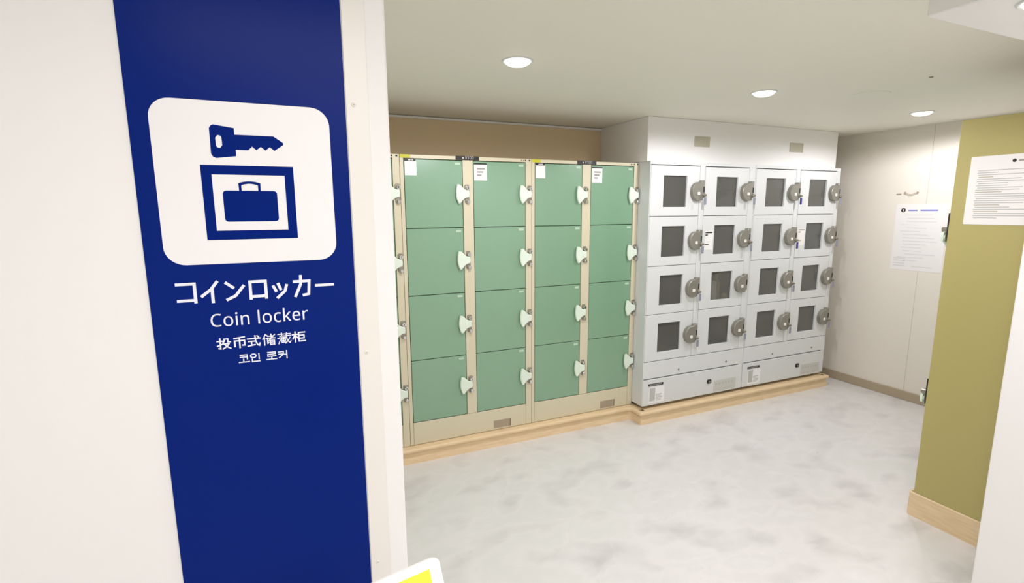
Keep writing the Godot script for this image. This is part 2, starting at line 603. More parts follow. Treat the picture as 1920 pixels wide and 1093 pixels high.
func sticker(d: Node, at: Vector2, size: Vector2, lines: bool) -> void:
	var s := part("sticker", boxed(Vector3(at.x, at.y, -0.001), Vector3(at.x + size.x, at.y + size.y, 0.0006)), M.paper, d)
	s.set_meta("label", "white sticker with black heading")
	var st := new_st()
	box(st, Vector3(at.x - 0.001, at.y + size.y - 0.001, -0.001), Vector3(at.x + size.x - (0.0 if lines else 0.004), at.y + size.y + (0.007 if lines else 0.014), 0.001))
	part("sticker_heading", st, M.black, d)
	if lines:
		var l := new_st()
		for k in 3:
			box(l, Vector3(at.x + 0.018, at.y + size.y * (0.68 - 0.2 * k), 0.0006), Vector3(at.x + size.x - 0.012 - 0.012 * k, at.y + size.y * (0.78 - 0.2 * k), 0.0009))
		part("sticker_print", l, M.grey_ink, d)
	else:
		var l := new_st()
		for k in 4:
			box(l, Vector3(at.x + 0.02 + 0.0085 * k, at.y + size.y + 0.003, 0.001), Vector3(at.x + 0.0255 + 0.0085 * k, at.y + size.y + 0.01, 0.0013))
		part("sticker_print", l, M.paper, d)


# ------------------------------------------------------------------ white lockers

func ring_door(st: SurfaceTool, size: Vector2, lo: Vector2, hi: Vector2, z0: float, z1: float, b: float) -> void:
	# a door leaf with a window opening: front, back, outer edges with a chamfer, reveals
	var o := [Vector2(0, 0), Vector2(size.x, 0), size, Vector2(0, size.y)]
	var oi := [Vector2(b, b), Vector2(size.x - b, b), size - Vector2(b, b), Vector2(b, size.y - b)]
	var i2 := [lo, Vector2(hi.x, lo.y), hi, Vector2(lo.x, hi.y)]
	var b2 := b * 0.7
	var ii := [lo - Vector2(b2, b2), Vector2(hi.x + b2, lo.y - b2), hi + Vector2(b2, b2), Vector2(lo.x - b2, hi.y + b2)]
	var v := func(p: Vector2, z: float) -> Vector3: return Vector3(p.x, p.y, z)
	for k in 4:
		var j := (k + 1) % 4
		var e: Vector2 = (o[j] - o[k]).normalized()
		var n := Vector3(e.y, -e.x, 0)
		poly(st, [v.call(oi[k], z1), v.call(oi[j], z1), v.call(ii[j], z1), v.call(ii[k], z1)], Vector3.BACK)
		poly(st, [v.call(o[k], z0), v.call(o[j], z0), v.call(i2[j], z0), v.call(i2[k], z0)], Vector3.FORWARD)
		poly(st, [v.call(o[k], z0), v.call(o[j], z0), v.call(o[j], z1 - b), v.call(o[k], z1 - b)], n)
		poly(st, [v.call(o[k], z1 - b), v.call(o[j], z1 - b), v.call(oi[j], z1), v.call(oi[k], z1)], n + Vector3.BACK)
		poly(st, [v.call(i2[k], z0), v.call(i2[j], z0), v.call(i2[j], z1 - b2), v.call(i2[k], z1 - b2)], -n)
		poly(st, [v.call(i2[k], z1 - b2), v.call(i2[j], z1 - b2), v.call(ii[j], z1), v.call(ii[k], z1)], -n + Vector3.BACK)


func d_lock() -> Mesh:
	var o := PackedVector2Array()
	o.append(Vector2(0.022, 0.08))
	o.append(Vector2(-0.006, 0.08))
	o.append(Vector2(-0.012, 0.068))
	for i in 17:
		var a := lerpf(PI * 0.6, PI * 1.42, i / 16.0)
		o.append(Vector2(-0.024 + cos(a) * 0.066, sin(a) * 0.068))
	o.append(Vector2(0.004, -0.062))
	o.append(Vector2(0.01, -0.045))
	o.append(Vector2(0.022, -0.045))
	var st := new_st()
	prism(st, o, 0.0, 0.032, 0.004)
	return st.commit()


func white_lockers() -> void:
	var lockm := d_lock()
	var btn := new_st()
	prism(btn, round_rect(Vector2(-0.047, -0.026), Vector2(-0.025, -0.003), 0.004, 3), 0.031, 0.038, 0.002)
	var btnm := btn.commit()
	var slot := new_st()
	box(slot, Vector3(0.006, -0.006, 0.028), Vector3(0.018, 0.034, 0.0332), 0.001)
	var slotm := slot.commit()
	var key := new_st()
	lathe(key, Vector3(0.013, -0.026, 0.03), Vector3.BACK, [[0.012, 0.0], [0.012, 0.012], [0.009, 0.015], [0.0, 0.015]], 18)
	prism(key, round_rect(Vector2(0.006, -0.034), Vector2(0.022, -0.018), 0.006, 3), 0.044, 0.054, 0.002)
	var keym := key.commit()
	var tg := new_st()
	prism(tg, round_rect(Vector2(0.006, -0.094), Vector2(0.026, -0.04), 0.006, 3), 0.044, 0.048, 0.001)
	var tgm := tg.commit()
	var rows := [1.873, 1.519, 1.166, 0.813, 0.461]
	var cols := [[0.007, 0.446], [0.499, 0.934]]
	var labels := ["white coin locker unit with grey windows, directly right of the green lockers", "white coin locker unit with grey windows, nearest the cream wall"]
	for n in 2:
		var x0 := 2.302 + n * 1.0015
		var t := thing("windowed_locker", labels[n], "coin locker", Vector3(x0, 0.124, 0.124), "white coin locker units")
		var w := 0.985 if n == 1 else 0.998
		var y := func(v: float) -> float: return v - 0.124
		var top: float = y.call(1.899)
		var st := new_st()
		var zb := -0.46
		box(st, Vector3(0, 0, zb), Vector3(0.006, top, -0.002), 0.001)
		box(st, Vector3(w - 0.006, 0, zb), Vector3(w, top, -0.002), 0.001)
		box(st, Vector3(0.006, top - 0.022, zb), Vector3(w - 0.006, top, -0.002), 0.001)
		box(st, Vector3(0.006, 0.0, zb), Vector3(w - 0.006, top, zb + 0.01))
		box(st, Vector3(0.006, 0.0, zb), Vector3(w - 0.006, y.call(0.46), -0.02))
		# stiles between and beside the doors
		box(st, Vector3(cols[0][1] + 0.003, y.call(0.461), -0.03), Vector3(cols[1][0] - 0.003, top - 0.022, -0.001), 0.0015)
		box(st, Vector3(cols[1][1] + 0.003, y.call(0.461), -0.03), Vector3(w - 0.006, top - 0.022, -0.001), 0.0015)
		part("body", st, M.white, t)
		var inn := new_st()
		for k in range(1, 4):
			box(inn, Vector3(0.006, y.call(rows[k]) - 0.012, zb + 0.01), Vector3(w - 0.006, y.call(rows[k]) + 0.012, -0.018))
		box(inn, Vector3(cols[0][1] + 0.01, y.call(0.46), zb + 0.01), Vector3(cols[1][0] - 0.01, top - 0.022, -0.031))
		box(inn, Vector3(0.006, y.call(0.455), zb + 0.01), Vector3(w - 0.006, top - 0.022, zb + 0.014))
		part("inner_shelves", inn, M.cell, t)
		var vs := new_st()
		for c in 2:
			for k in 4:
				for q in 4:
					var bx: float = cols[c][0] + 0.27 + q * 0.028
					box(vs, Vector3(bx, y.call(rows[k]) - 0.16, zb + 0.0135), Vector3(bx + 0.011, y.call(rows[k]) - 0.06, zb + 0.0155))
		part("vent_slots", vs, M.dark, t).set_meta("kind", "stuff")
		for c in 2:
			for k in 4:
				var dw: float = cols[c][1] - cols[c][0]
				var dh: float = rows[k] - rows[k + 1] - 0.004
				var leaf := new_st()
				var lo := Vector2(0.112, dh - 0.286)
				var hi := Vector2(0.323, dh - 0.068)
				ring_door(leaf, Vector2(dw, dh), lo, hi, -0.014, 0.0, 0.002)
				var d := part("door", leaf, M.white, t, Vector3(cols[c][0], y.call(rows[k + 1]) + 0.002, 0))
				part("window_pane", boxed(Vector3(lo.x - 0.004, lo.y - 0.004, -0.0175), Vector3(hi.x + 0.004, hi.y + 0.004, -0.0145)), M.pane, d)
				var at := Vector3(dw + 0.0, dh / 2.0 - 0.002, 0.0)
				share("lock_case", lockm, M.lock, d, at)
				share("lock_button", btnm, M.button, d, at)
				share("coin_slot", slotm, M.dark, d, at)
				var taken := n == 0 and c == 1 and k == 2
				if not taken:
					share("key", keym, M.steel, d, at)
					share("key_tag", tgm, M.tag_blue if n == 1 and c == 0 and k < 2 else M.tag, d, at)
				if c == 1 and k == 1:
					var s := part("sticker", boxed(Vector3(0.022, 0.1, 0.0), Vector3(0.1, 0.24, 0.0005)), M.paper, d)
					var mk := new_st()
					box(mk, Vector3(0.026, 0.222, 0.0005), Vector3(0.094, 0.232, 0.0008))
					box(mk, Vector3(0.026, 0.205, 0.0005), Vector3(0.05, 0.215, 0.0008))
					box(mk, Vector3(0.022, 0.136, 0.0005), Vector3(0.062, 0.142, 0.0008))
					part("sticker_print", mk, M.ink if n == 0 else M.grey_ink, s)
		# fascia with two keyholes, then the lower panel
		var fa := part("fascia", boxed(Vector3(0.004, y.call(0.331), -0.02), Vector3(w - 0.004, y.call(0.458), -0.0015), 0.0015), M.white, t)
		for kx in [0.333, 0.815]:
			var kh := new_st()
			lathe(kh, Vector3(kx, y.call(0.367), -0.002), Vector3.BACK, [[0.008, 0.0], [0.008, 0.003], [0.006, 0.004], [0.0, 0.004]], 16)
			part("keyhole", kh, M.steel, fa)
		part("shadow_gap", boxed(Vector3(0.006, y.call(0.31), -0.02), Vector3(w - 0.006, y.call(0.332), -0.018)), M.dark, t)
		var lp := part("lower_panel", boxed(Vector3(0.003, 0.0, -0.02), Vector3(w - 0.045, y.call(0.323), 0.003), 0.002), M.white, t)
		part("end_strip", boxed(Vector3(w - 0.044, 0.0, -0.02), Vector3(w - 0.001, y.call(0.331), -0.002), 0.002), M.white, t)
		part("name_label", boxed(Vector3(0.05, y.call(0.272), 0.003), Vector3(0.188, y.call(0.291), 0.0036)), M.black, lp)
		var nm := new_st()
		for k in 9:
			box(nm, Vector3(0.062 + 0.0125 * k, y.call(0.277), 0.0036), Vector3(0.0705 + 0.0125 * k, y.call(0.286), 0.0038))
		part("label_print", nm, M.grey_ink, lp)
		var st2 := part("text_sticker", boxed(Vector3(0.058, y.call(0.14), 0.003), Vector3(0.2, y.call(0.262), 0.0035)), M.sign_white, lp)
		var tx := new_st()
		box(tx, Vector3(0.064, y.call(0.156), 0.0035), Vector3(0.115, y.call(0.257), 0.0037))
		for k in 5:
			box(tx, Vector3(0.123, y.call(0.155 + 0.011 * k), 0.0035), Vector3(0.17 + 0.006 * (k % 3), y.call(0.161 + 0.011 * k), 0.0037))
		part("sticker_print", tx, M.pale_ink, st2)
		var lk := new_st()
		prism(lk, round_rect(Vector2(0.621, y.call(0.212)), Vector2(0.664, y.call(0.245)), 0.009, 4), 0.003, 0.009, 0.002)
		part("panel_lock", lk, M.ink, lp)
		var lkc := new_st()
		lathe(lkc, Vector3(0.6425, y.call(0.2285), 0.009), Vector3.BACK, [[0.009, 0.0], [0.009, 0.002], [0.0, 0.002]], 16)
		part("lock_core", lkc, M.steel, lp)
		var s3 := part("data_sticker", boxed(Vector3(0.692, y.call(0.135), 0.003), Vector3(0.928, y.call(0.226), 0.0034)), M.sticker_grey, lp)
		var t3 := new_st()
		for k in 6:
			box(t3, Vector3(0.71 + 0.034 * k, y.call(0.19), 0.0034), Vector3(0.73 + 0.034 * k, y.call(0.205), 0.0036))
		box(t3, Vector3(0.71, y.call(0.15), 0.0034), Vector3(0.9, y.call(0.154), 0.0036))
		part("sticker_print", t3, M.pale_ink, s3)
		var ft := new_st()
		for fx in [0.06, w - 0.08]:
			for fz in [-0.05, -0.38]:
				lathe(ft, Vector3(fx, -0.024, fz), Vector3.UP, [[0.0, 0.0], [0.016, 0.0], [0.016, 0.024], [0.0, 0.024]], 16)
		part("feet", ft, M.dark, t)


func locker_contents() -> void:
	# seen through the window of the third door of the second column of the left white unit
	var base := Vector3(2.299 + 0.499, 0.825, 0.124)
	var st := new_st()
	lathe(st, Vector3.ZERO, Vector3.UP, [[0.0, 0.0], [0.03, 0.0], [0.033, 0.006], [0.033, 0.15], [0.026, 0.175], [0.014, 0.19], [0.013, 0.205], [0.017, 0.206], [0.017, 0.228], [0.0, 0.229]], 20)
	var b := part("bottle", st, M.bottle, self, base + Vector3(0.305, 0, -0.14))
	tag(b, "pale capped bottle standing behind the locker window, third door of the second white column", "bottle")
	var c := new_st()
	# a folded cloth bag: a pleated standing bundle, wider at the foot
	var ring := func(y0: float, s: float, ph: float) -> Array:
		var out := []
		for i in 28:
			var a := TAU * i / 28.0
			var rr := s * (1.0 + 0.22 * cos(a * 5.0 + ph))
			out.append(Vector3(cos(a) * rr, y0, sin(a) * rr * 0.6))
		return out
	var lev := [[0.0, 0.047, 0.0], [0.05, 0.046, 0.3], [0.1, 0.04, 0.6], [0.145, 0.034, 0.8], [0.172, 0.04, 1.0], [0.19, 0.03, 1.3], [0.195, 0.004, 1.4]]
	for k in lev.size() - 1:
		var r0: Array = ring.call(lev[k][0], lev[k][1], lev[k][2])
		var r1: Array = ring.call(lev[k + 1][0], lev[k + 1][1], lev[k + 1][2])
		for i in 28:
			var j := (i + 1) % 28
			var mid: Vector3 = (r0[i] + r1[j]) / 2.0
			poly(c, [r0[i], r0[j], r1[j], r1[i]], Vector3(mid.x, 0.02, mid.z))
	var cl := part("cloth_bag", c, M.cloth, self, base + Vector3(0.21, 0, -0.085))
	tag(cl, "crumpled off-white cloth bag behind the locker window, left of the pale bottle", "bag")
	var s := new_st()
	lathe(s, Vector3.ZERO, Vector3.UP, [[0.0, 0.0], [0.026, 0.0], [0.028, 0.06], [0.02, 0.075], [0.0, 0.078]], 18)
	var sm := part("jar", s, M.bottle, self, base + Vector3(0.365, 0, -0.1))
	tag(sm, "small pale jar behind the locker window, right of the pale bottle", "jar")


# ------------------------------------------------------------------ olive locker seen from its side

func olive_locker() -> void:
	var lo := Vector3(2.842, 0.128, 1.631)
	var t := thing("side_locker", "tall locker seen from its olive-yellow side panel, right foreground", "coin locker", lo)
	var w := 0.9
	var h := 1.832
	var dep := 0.535
	part("side_panel", boxed(Vector3(0, 0, 0.0), Vector3(0.012, h, dep), 0.002), M.olive, t)
	part("body", boxed(Vector3(0.012, 0, 0.018), Vector3(w, h - 0.001, dep - 0.002), 0.002), M.beige, t)
	var fr := new_st()
	box(fr, Vector3(0.012, 0, 0.0), Vector3(0.06, h - 0.001, 0.018), 0.0015)
	box(fr, Vector3(w - 0.03, 0, 0.0), Vector3(w, h - 0.001, 0.018), 0.0015)
	box(fr, Vector3(0.06, h - 0.03, 0.0), Vector3(w - 0.03, h - 0.001, 0.018), 0.0015)
	box(fr, Vector3(0.06, 0.0, 0.0), Vector3(w - 0.03, 0.11, 0.018), 0.0015)
	part("frame", fr, M.beige, t)
	var hm := fan_handle()
	for k in 2:
		var y0 := 0.112 + k * 0.846
		var d := part("door", boxed(Vector3(0.062, y0, 0.002), Vector3(w - 0.032, y0 + 0.842, 0.016), 0.002), M.green, t)
		var hy := (0.634 if k == 0 else 1.441) - lo.y
		var hn := share("handle", hm, M.mint, d, Vector3(0.036, hy - 0.012, -0.018))
		hn.rotation_degrees.y = 180
		var lc := new_st()
		box(lc, Vector3(0.016, hy + 0.014, -0.035), Vector3(0.05, hy + 0.036, 0.0), 0.003)
		part("lock_case", lc, M.steel, d)
		var br := new_st()
		box(br, Vector3(0.0, hy - 0.03, -0.0055), Vector3(0.005, hy + 0.1, 0.0), 0.001)
		part("lock_strip", br, M.ink, d)


# ------------------------------------------------------------------ the sign

func text_shape(s: String, x: float, y: float, width: float, z: float, depth := 0.0005) -> SurfaceTool:
	var tm := TextMesh.new()
	var f := SystemFont.new()
	f.font_names = PackedStringArray(["Droid Sans"])
	tm.font = f
	tm.text = s
	tm.font_size = 64
	tm.pixel_size = 0.001
	tm.depth = 0.01
	tm.curve_step = 0.6
	var bb := tm.get_aabb()
	var k := width / bb.size.x
	var st := new_st()
	# baseline at y: the text box is centred, so lift by what lies under it
	st.append_from(tm, 0, Transform3D(Basis.from_scale(Vector3(k, k, depth / 0.01)), Vector3(x - bb.position.x * k, y - bb.position.y * k, z + depth / 2.0)))
	return st


func strokes(st: SurfaceTool, lines: Array, lo: Vector2, hi: Vector2, width: float, z: float) -> void:
	var k := 0
	var a := lo + Vector2(width, width) / 2.0
	var b := hi - Vector2(width, width) / 2.0
	for l in lines:
		var pts := PackedVector2Array()
		for i in range(0, l.size(), 2):
			pts.append(Vector2(lerpf(a.x, b.x, l[i] / 10.0), lerpf(a.y, b.y, l[i + 1] / 10.0)) * 1000.0)
		var closed: bool = pts[0].is_equal_approx(pts[-1]) and pts.size() > 3
		var shapes: Array = Geometry2D.offset_polyline(pts, width * 500.0, Geometry2D.JOIN_MITER, Geometry2D.END_SQUARE if not closed else Geometry2D.END_JOINED)
		k += 1
		if closed:
			# joined ends give an outline and a hole: draw the sides one by one instead
			shapes = []
			for i in pts.size() - 1:
				shapes.append_array(Geometry2D.offset_polyline(PackedVector2Array([pts[i], pts[i + 1]]), width * 500.0, Geometry2D.JOIN_MITER, Geometry2D.END_SQUARE))
		for s in shapes:
			var q := PackedVector2Array()
			for p in s:
				q.append(p / 1000.0)
			prism(st, q, z, z + 0.0004 + 0.00001 * k)
			k += 1


func circle_line(cx: float, cy: float, rx: float, ry: float) -> Array:
	var out := []
	for i in 17:
		out.append(cx + cos(TAU * i / 16.0) * rx)
		out.append(cy + sin(TAU * i / 16.0) * ry)
	return out


func sign_panel() -> void:
	var z := 1.907
	var t := thing("sign", "tall dark blue sign panel with white coin locker pictogram and lettering", "sign", Vector3(0, 0, z))
	part("panel", boxed(Vector3(-0.242, 0.12, 0.0), Vector3(0.118, CEIL - 0.01, 0.003), 0.0008), M.blue, t)
	var cs := new_st()
	prism(cs, round_rect(Vector2(-0.2115, 1.4715), Vector2(0.0855, 1.7665), 0.034, 8), 0.003, 0.0034)
	var card := part("pictogram_field", cs, M.sign_white, t)
	var kz := 0.0034
	var kk := 0.0037
	# key: bow with a slot, blade with three notches
	var bow := new_st()
	var key := PackedVector2Array()
	for p in [[-0.1212, 1.7185], [-0.119, 1.7225], [-0.1145, 1.7252], [-0.0812, 1.7205], [-0.0812, 1.7088], [-0.0159, 1.7088], [0.0001, 1.6975], [0.0001, 1.6937], [-0.0159, 1.6824], [-0.0236, 1.6887], [-0.0313, 1.6824], [-0.0388, 1.6887], [-0.0467, 1.6824], [-0.0536, 1.6887], [-0.0604, 1.6818], [-0.0812, 1.6818], [-0.0812, 1.6703], [-0.1138, 1.666], [-0.119, 1.6685], [-0.1216, 1.6735]]:
		key.append(Vector2(p[0], p[1]))
	# the slot is cut out by splitting the bow left and right of it
	var slot := round_rect(Vector2(-0.1127, 1.6842), Vector2(-0.1024, 1.7068), 0.005, 5)
	var left := Geometry2D.intersect_polygons(key, PackedVector2Array([Vector2(-0.2, 1.6), Vector2(-0.10755, 1.6), Vector2(-0.10755, 1.8), Vector2(-0.2, 1.8)]))
	var right := Geometry2D.intersect_polygons(key, PackedVector2Array([Vector2(-0.10755, 1.6), Vector2(0.1, 1.6), Vector2(0.1, 1.8), Vector2(-0.10755, 1.8)]))
	for half in left + right:
		for q in Geometry2D.clip_polygons(half, slot):
			prism(bow, q, kz, kk)
	part("key_symbol", bow, M.blue_print, card)
	var fr := new_st()
	var fx := [-0.141, -0.1242, -0.0018, 0.0144]
	var fy := [1.5165, 1.5335, 1.6365, 1.6533]
	box(fr, Vector3(fx[0], fy[0], kz), Vector3(fx[1], fy[3], kk))
	box(fr, Vector3(fx[2], fy[0], kz), Vector3(fx[3], fy[3], kk))
	box(fr, Vector3(fx[1], fy[0], kz), Vector3(fx[2], fy[1], kk))
	box(fr, Vector3(fx[1], fy[2], kz), Vector3(fx[2], fy[3], kk))
	part("locker_symbol", fr, M.blue_print, card)
	var su := new_st()
	prism(su, round_rect(Vector2(-0.109, 1.55), Vector2(-0.0172, 1.6074), 0.006, 5), kz, kk)
	# the handle: an arched loop
	var loop := PackedVector2Array()
	for i in 9:
		var s := lerpf(-1.0, 1.0, i / 8.0)
		loop.append(Vector2(-0.0633 + 0.0186 * s, 1.6247 - 0.0036 * s * s))
	loop.append(Vector2(-0.0450, 1.607))
	loop.append(Vector2(-0.0493, 1.607))
	for i in 9:
		var s := lerpf(1.0, -1.0, i / 8.0)
		loop.append(Vector2(-0.0633 + 0.014 * s, 1.6203 - 0.003 * s * s))
	loop.append(Vector2(-0.0773, 1.607))
	loop.append(Vector2(-0.0816, 1.607))
	prism(su, loop, kz, kk)
	part("suitcase_symbol", su, M.blue_print, card)
	# lettering: katakana, English, Chinese, Korean
	var zt := 0.003
	var ka := new_st()
	var kat := [
		[[-0.2002, 1.3995, -0.1672, 1.4388], [[0.0, 10, 10, 10, 10, 0], [0.2, 0.9, 10, 0.9]]],
		[[-0.1612, 1.3978, -0.1292, 1.4398], [[9.4, 10, 5.6, 6.4, 0, 3.2], [6.3, 6.6, 6.3, 0]]],
		[[-0.1215, 1.4, -0.0867, 1.437], [[0.4, 10, 4.0, 7.2], [0.6, 0.0, 5.2, 2.0, 10, 7.6]]],
		[[-0.0801, 1.3995, -0.0478, 1.437], [[0, 10, 10, 10, 10, 0], [0, 0, 0, 10], [0, 1.0, 10, 1.0]]],
		[[-0.0392, 1.398, -0.0106, 1.4292], [[0, 8.4, 1.6, 5.2], [3.8, 10, 5.2, 6.4], [10, 8.8, 8.6, 4.6, 3.0, 0]]],
		[[-0.0012, 1.3985, 0.0317, 1.4428], [[0, 7.4, 10, 7.4, 9.2, 0.6, 6.0, 0.2], [4.4, 10, 4.2, 6.0, 0.4, 0.0]]],
		[[0.0397, 1.4165, 0.0764, 1.4235], [[0, 5, 10, 5]]]]
	for g in kat:
		strokes(ka, g[1], Vector2(g[0][0], g[0][1]), Vector2(g[0][2], g[0][3]), 0.0053, zt)
	part("katakana_lettering", ka, M.letter, t)
	part("english_lettering", text_shape("Coin locker", -0.1492, 1.3508, 0.172, zt), M.letter, t)
	var han := [
		[[0, 7.6, 3.9, 7.6], [2.2, 10, 2.2, 0.4, 0.9, 0.8], [0, 3.2, 3.9, 4.8], [5.4, 9.4, 5.4, 7.4, 4.4, 6.0], [5.4, 9.4, 8.2, 9.4, 8.2, 6.4, 10, 6.4], [4.6, 4.8, 9.0, 4.8, 7.2, 2.2, 4.2, 0.2], [5.4, 4.6, 7.0, 2.2, 10, 0.2]],
		[[9.2, 10, 0.6, 9.0], [0.8, 6.6, 0.8, 1.4], [0.8, 6.6, 9.2, 6.6, 9.2, 2.0, 7.6, 2.0], [5, 9.4, 5, 0]],
		[[0, 7.4, 10, 7.4], [6.0, 10, 6.4, 4.6, 7.8, 1.2, 9.2, 0.4, 9.8, 2.4], [7.8, 9.8, 8.8, 8.6], [0.6, 4.8, 5.2, 4.8], [2.9, 4.8, 2.9, 1.2], [0, 0.4, 5.6, 1.4]],
		[[2.2, 10, 0, 5.8], [1.2, 7.4, 1.2, 0], [3.0, 9.4, 4.0, 8.2], [2.6, 6.2, 3.8, 6.2, 3.8, 1.2, 4.8, 2.2], [5.2, 8.2, 8.6, 8.2], [6.9, 10, 6.9, 6.2], [4.8, 6.2, 10, 6.2], [9.8, 9.4, 4.8, 3.8], [6.0, 4.0, 9.4, 4.0, 9.4, 0], [6.0, 4.0, 6.0, 0], [6.0, 2.2, 9.4, 2.2], [6.0, 0.2, 9.4, 0.2]],
		[[0.2, 9.0, 9.8, 9.0], [3.0, 10, 3.0, 8.0], [7.0, 10, 7.0, 8.0], [1.6, 7.2, 9.8, 7.2], [1.6, 7.2, 1.6, 3.0, 0.4, 0.0], [0.0, 5.0, 1.6, 5.0], [3.0, 5.8, 6.0, 5.8], [3.0, 5.8, 3.0, 1.0, 6.2, 1.0], [3.0, 4.4, 5.8, 4.4, 5.8, 2.6, 3.0, 2.6], [4.4, 5.8, 4.4, 1.0], [6.6, 8.2, 7.0, 4.0, 8.4, 1.0, 9.4, 0.2, 10, 1.8], [9.4, 5.2, 7.8, 2.2, 5.8, 0.0]],
		[[0, 7.4, 4.2, 7.4], [2.2, 10, 2.2, 0], [2.0, 7.0, 0.2, 3.2], [2.6, 5.8, 4.2, 4.0], [5.0, 9.2, 9.8, 9.2], [5.0, 9.2, 5.0, 0.6], [5.0, 0.6, 10, 0.6], [5.0, 6.4, 9.2, 6.4, 9.2, 3.4, 5.0, 3.4]]]
	var hx := [[-0.1433, -0.1189], [-0.1157, -0.0927], [-0.0912, -0.0671], [-0.0643, -0.0405], [-0.0372, -0.0118], [-0.0106, 0.0153]]
	var hs := new_st()
	for i in 6:
		strokes(hs, han[i], Vector2(hx[i][0], 1.3053), Vector2(hx[i][1], 1.3285), [0.0025, 0.0027, 0.0025, 0.0021, 0.0019, 0.0025][i], zt)
	part("chinese_lettering", hs, M.letter, t)
	var kor := [
		[[1.4, 10, 8.2, 10, 8.2, 4.4], [1.4, 7.2, 8.2, 7.2], [4.4, 4.4, 4.4, 0.6], [0, 0.6, 10, 0.6]],
		[circle_line(3.0, 7.6, 2.8, 2.4), [9.0, 10, 9.0, 3.0], [1.6, 3.4, 1.6, 0, 9.6, 0]],
		[[1.2, 10, 8.8, 10, 8.8, 7.4, 1.2, 7.4, 1.2, 4.6, 9.2, 4.6], [5, 4.4, 5, 0.6], [0, 0.6, 10, 0.6]],
		[[0.4, 9.2, 5.6, 9.2, 5.2, 5.4, 1.0, 1.4], [0.6, 6.2, 5.2, 6.0], [5.6, 5.2, 8.8, 5.2], [9.0, 10, 9.0, 0]]]
	var kx := [[-0.1089, -0.0893], [-0.0887, -0.0700], [-0.0600, -0.0402], [-0.0391, -0.0196]]
	var ks := new_st()
	for i in 4:
		strokes(ks, kor[i], Vector2(kx[i][0], 1.2745), Vector2(kx[i][1], 1.2918), 0.0021, zt)
	part("korean_lettering", ks, M.letter, t)


func corner_guard() -> void:
	var z := 1.907
	var t := thing("corner_strip", "cream screwed edge strip between the blue sign and the wall corner", "trim strip", Vector3(0, 0, z))
	part("strip", boxed(Vector3(0.1195, 0.02, 0.0), Vector3(0.1635, CEIL - 0.005, 0.0022), 0.0008), M.guard, t)
	for sy in [0.2628, 0.7677, 1.2679, 1.7776]:
		var s := new_st()
		lathe(s, Vector3(0.1341, sy, 0.0022), Vector3.BACK, [[0.0046, 0.0], [0.0042, 0.0012], [0.0026, 0.002], [0.0016, 0.0021], [0.0012, 0.0012], [0.0, 0.0012]], 20)
		var sc := part("screw", s, M.guard, t)
		var rc := new_st()
		lathe(rc, Vector3(0.1341, sy, 0.0034), Vector3.BACK, [[0.0015, 0.0], [0.0015, 0.0002], [0.0, 0.0002]], 10)
		part("screw_recess", rc, M.cover, sc)


# ------------------------------------------------------------------ papers and small fittings

func papers() -> void:
	# portrait notice on the cream wall (normal -x)
	var rng := RandomNumberGenerator.new()
	rng.seed = 7
	var t := thing("paper_notice", "white portrait notice with a blue heading taped to the cream wall", "notice", Vector3(4.57, 0, 0))
	part("sheet", boxed(Vector3(-0.0015, 1.07, 0.425), Vector3(0.0, 1.60, 0.79), 0.0003), M.paper, t)
	var x := -0.0015
	var hd := new_st()
	box(hd, Vector3(x - 0.0004, 1.545, 0.515), Vector3(x, 1.556, 0.58))
	box(hd, Vector3(x - 0.0004, 1.545, 0.60), Vector3(x, 1.557, 0.72))
	part("heading_print", hd, M.blue_ink, t)
	var em := new_st()
	lathe(em, Vector3(x, 1.551, 0.478), Vector3.LEFT, [[0.017, 0.0], [0.017, 0.0005], [0.0, 0.0005]], 18)
	part("round_emblem", em, M.ink, t)
	var bar := new_st()
	box(bar, Vector3(x - 0.0008, 1.541, 0.4755), Vector3(x - 0.0004, 1.561, 0.4805))
	part("emblem_mark", bar, M.paper, t)
	var tx := new_st()
	for k in 15:
		var y := 1.51 - k * 0.026
		var z0 := 0.47 + rng.randf() * 0.05
		box(tx, Vector3(x - 0.0004, y, z0), Vector3(x, y + 0.006, z0 + 0.08 + rng.randf() * 0.17))
	for k in 4:
		box(tx, Vector3(x - 0.0004, 1.1 + k * 0.02, 0.445), Vector3(x, 1.109 + k * 0.02, 0.53))
	box(tx, Vector3(x - 0.0004, 1.1, 0.58), Vector3(x, 1.106, 0.72))
	part("text_print", tx, M.print_pale, t)
	# landscape notice on the olive side panel
	var p := thing("paper_notice", "landscape printed notice taped to the olive locker side", "notice", Vector3(2.842, 0, 0))
	part("sheet", boxed(Vector3(-0.0013, 1.4935, 1.686), Vector3(0.0, 1.793, 2.09), 0.0003), M.paper, p)
	var x2 := -0.0013
	var l1 := new_st()
	var l2 := new_st()
	for k in 23:
		var y := 1.728 - k * 0.0094
		var zs := 1.715 + rng.randf() * 0.008
		var dark := k in [3, 10, 16, 19]
		box(l2 if dark else l1, Vector3(x2 - 0.0004, y, zs), Vector3(x2, y + (0.004 if dark else 0.0036), zs + (0.05 + rng.randf() * 0.05 if dark else 0.07 + rng.randf() * 0.26)))
	part("text_print", l1, M.pale_ink, p)
	part("bold_print", l2, M.cover, p)
	var e2 := new_st()
	lathe(e2, Vector3(x2, 1.766, 1.838), Vector3.LEFT, [[0.007, 0.0], [0.007, 0.0005], [0.0, 0.0005]], 18)
	part("round_emblem", e2, M.ink, p)
	var h2 := new_st()
	box(h2, Vector3(x2 - 0.0004, 1.762, 1.852), Vector3(x2, 1.769, 1.97))
	part("heading_print", h2, M.grey_ink, p)


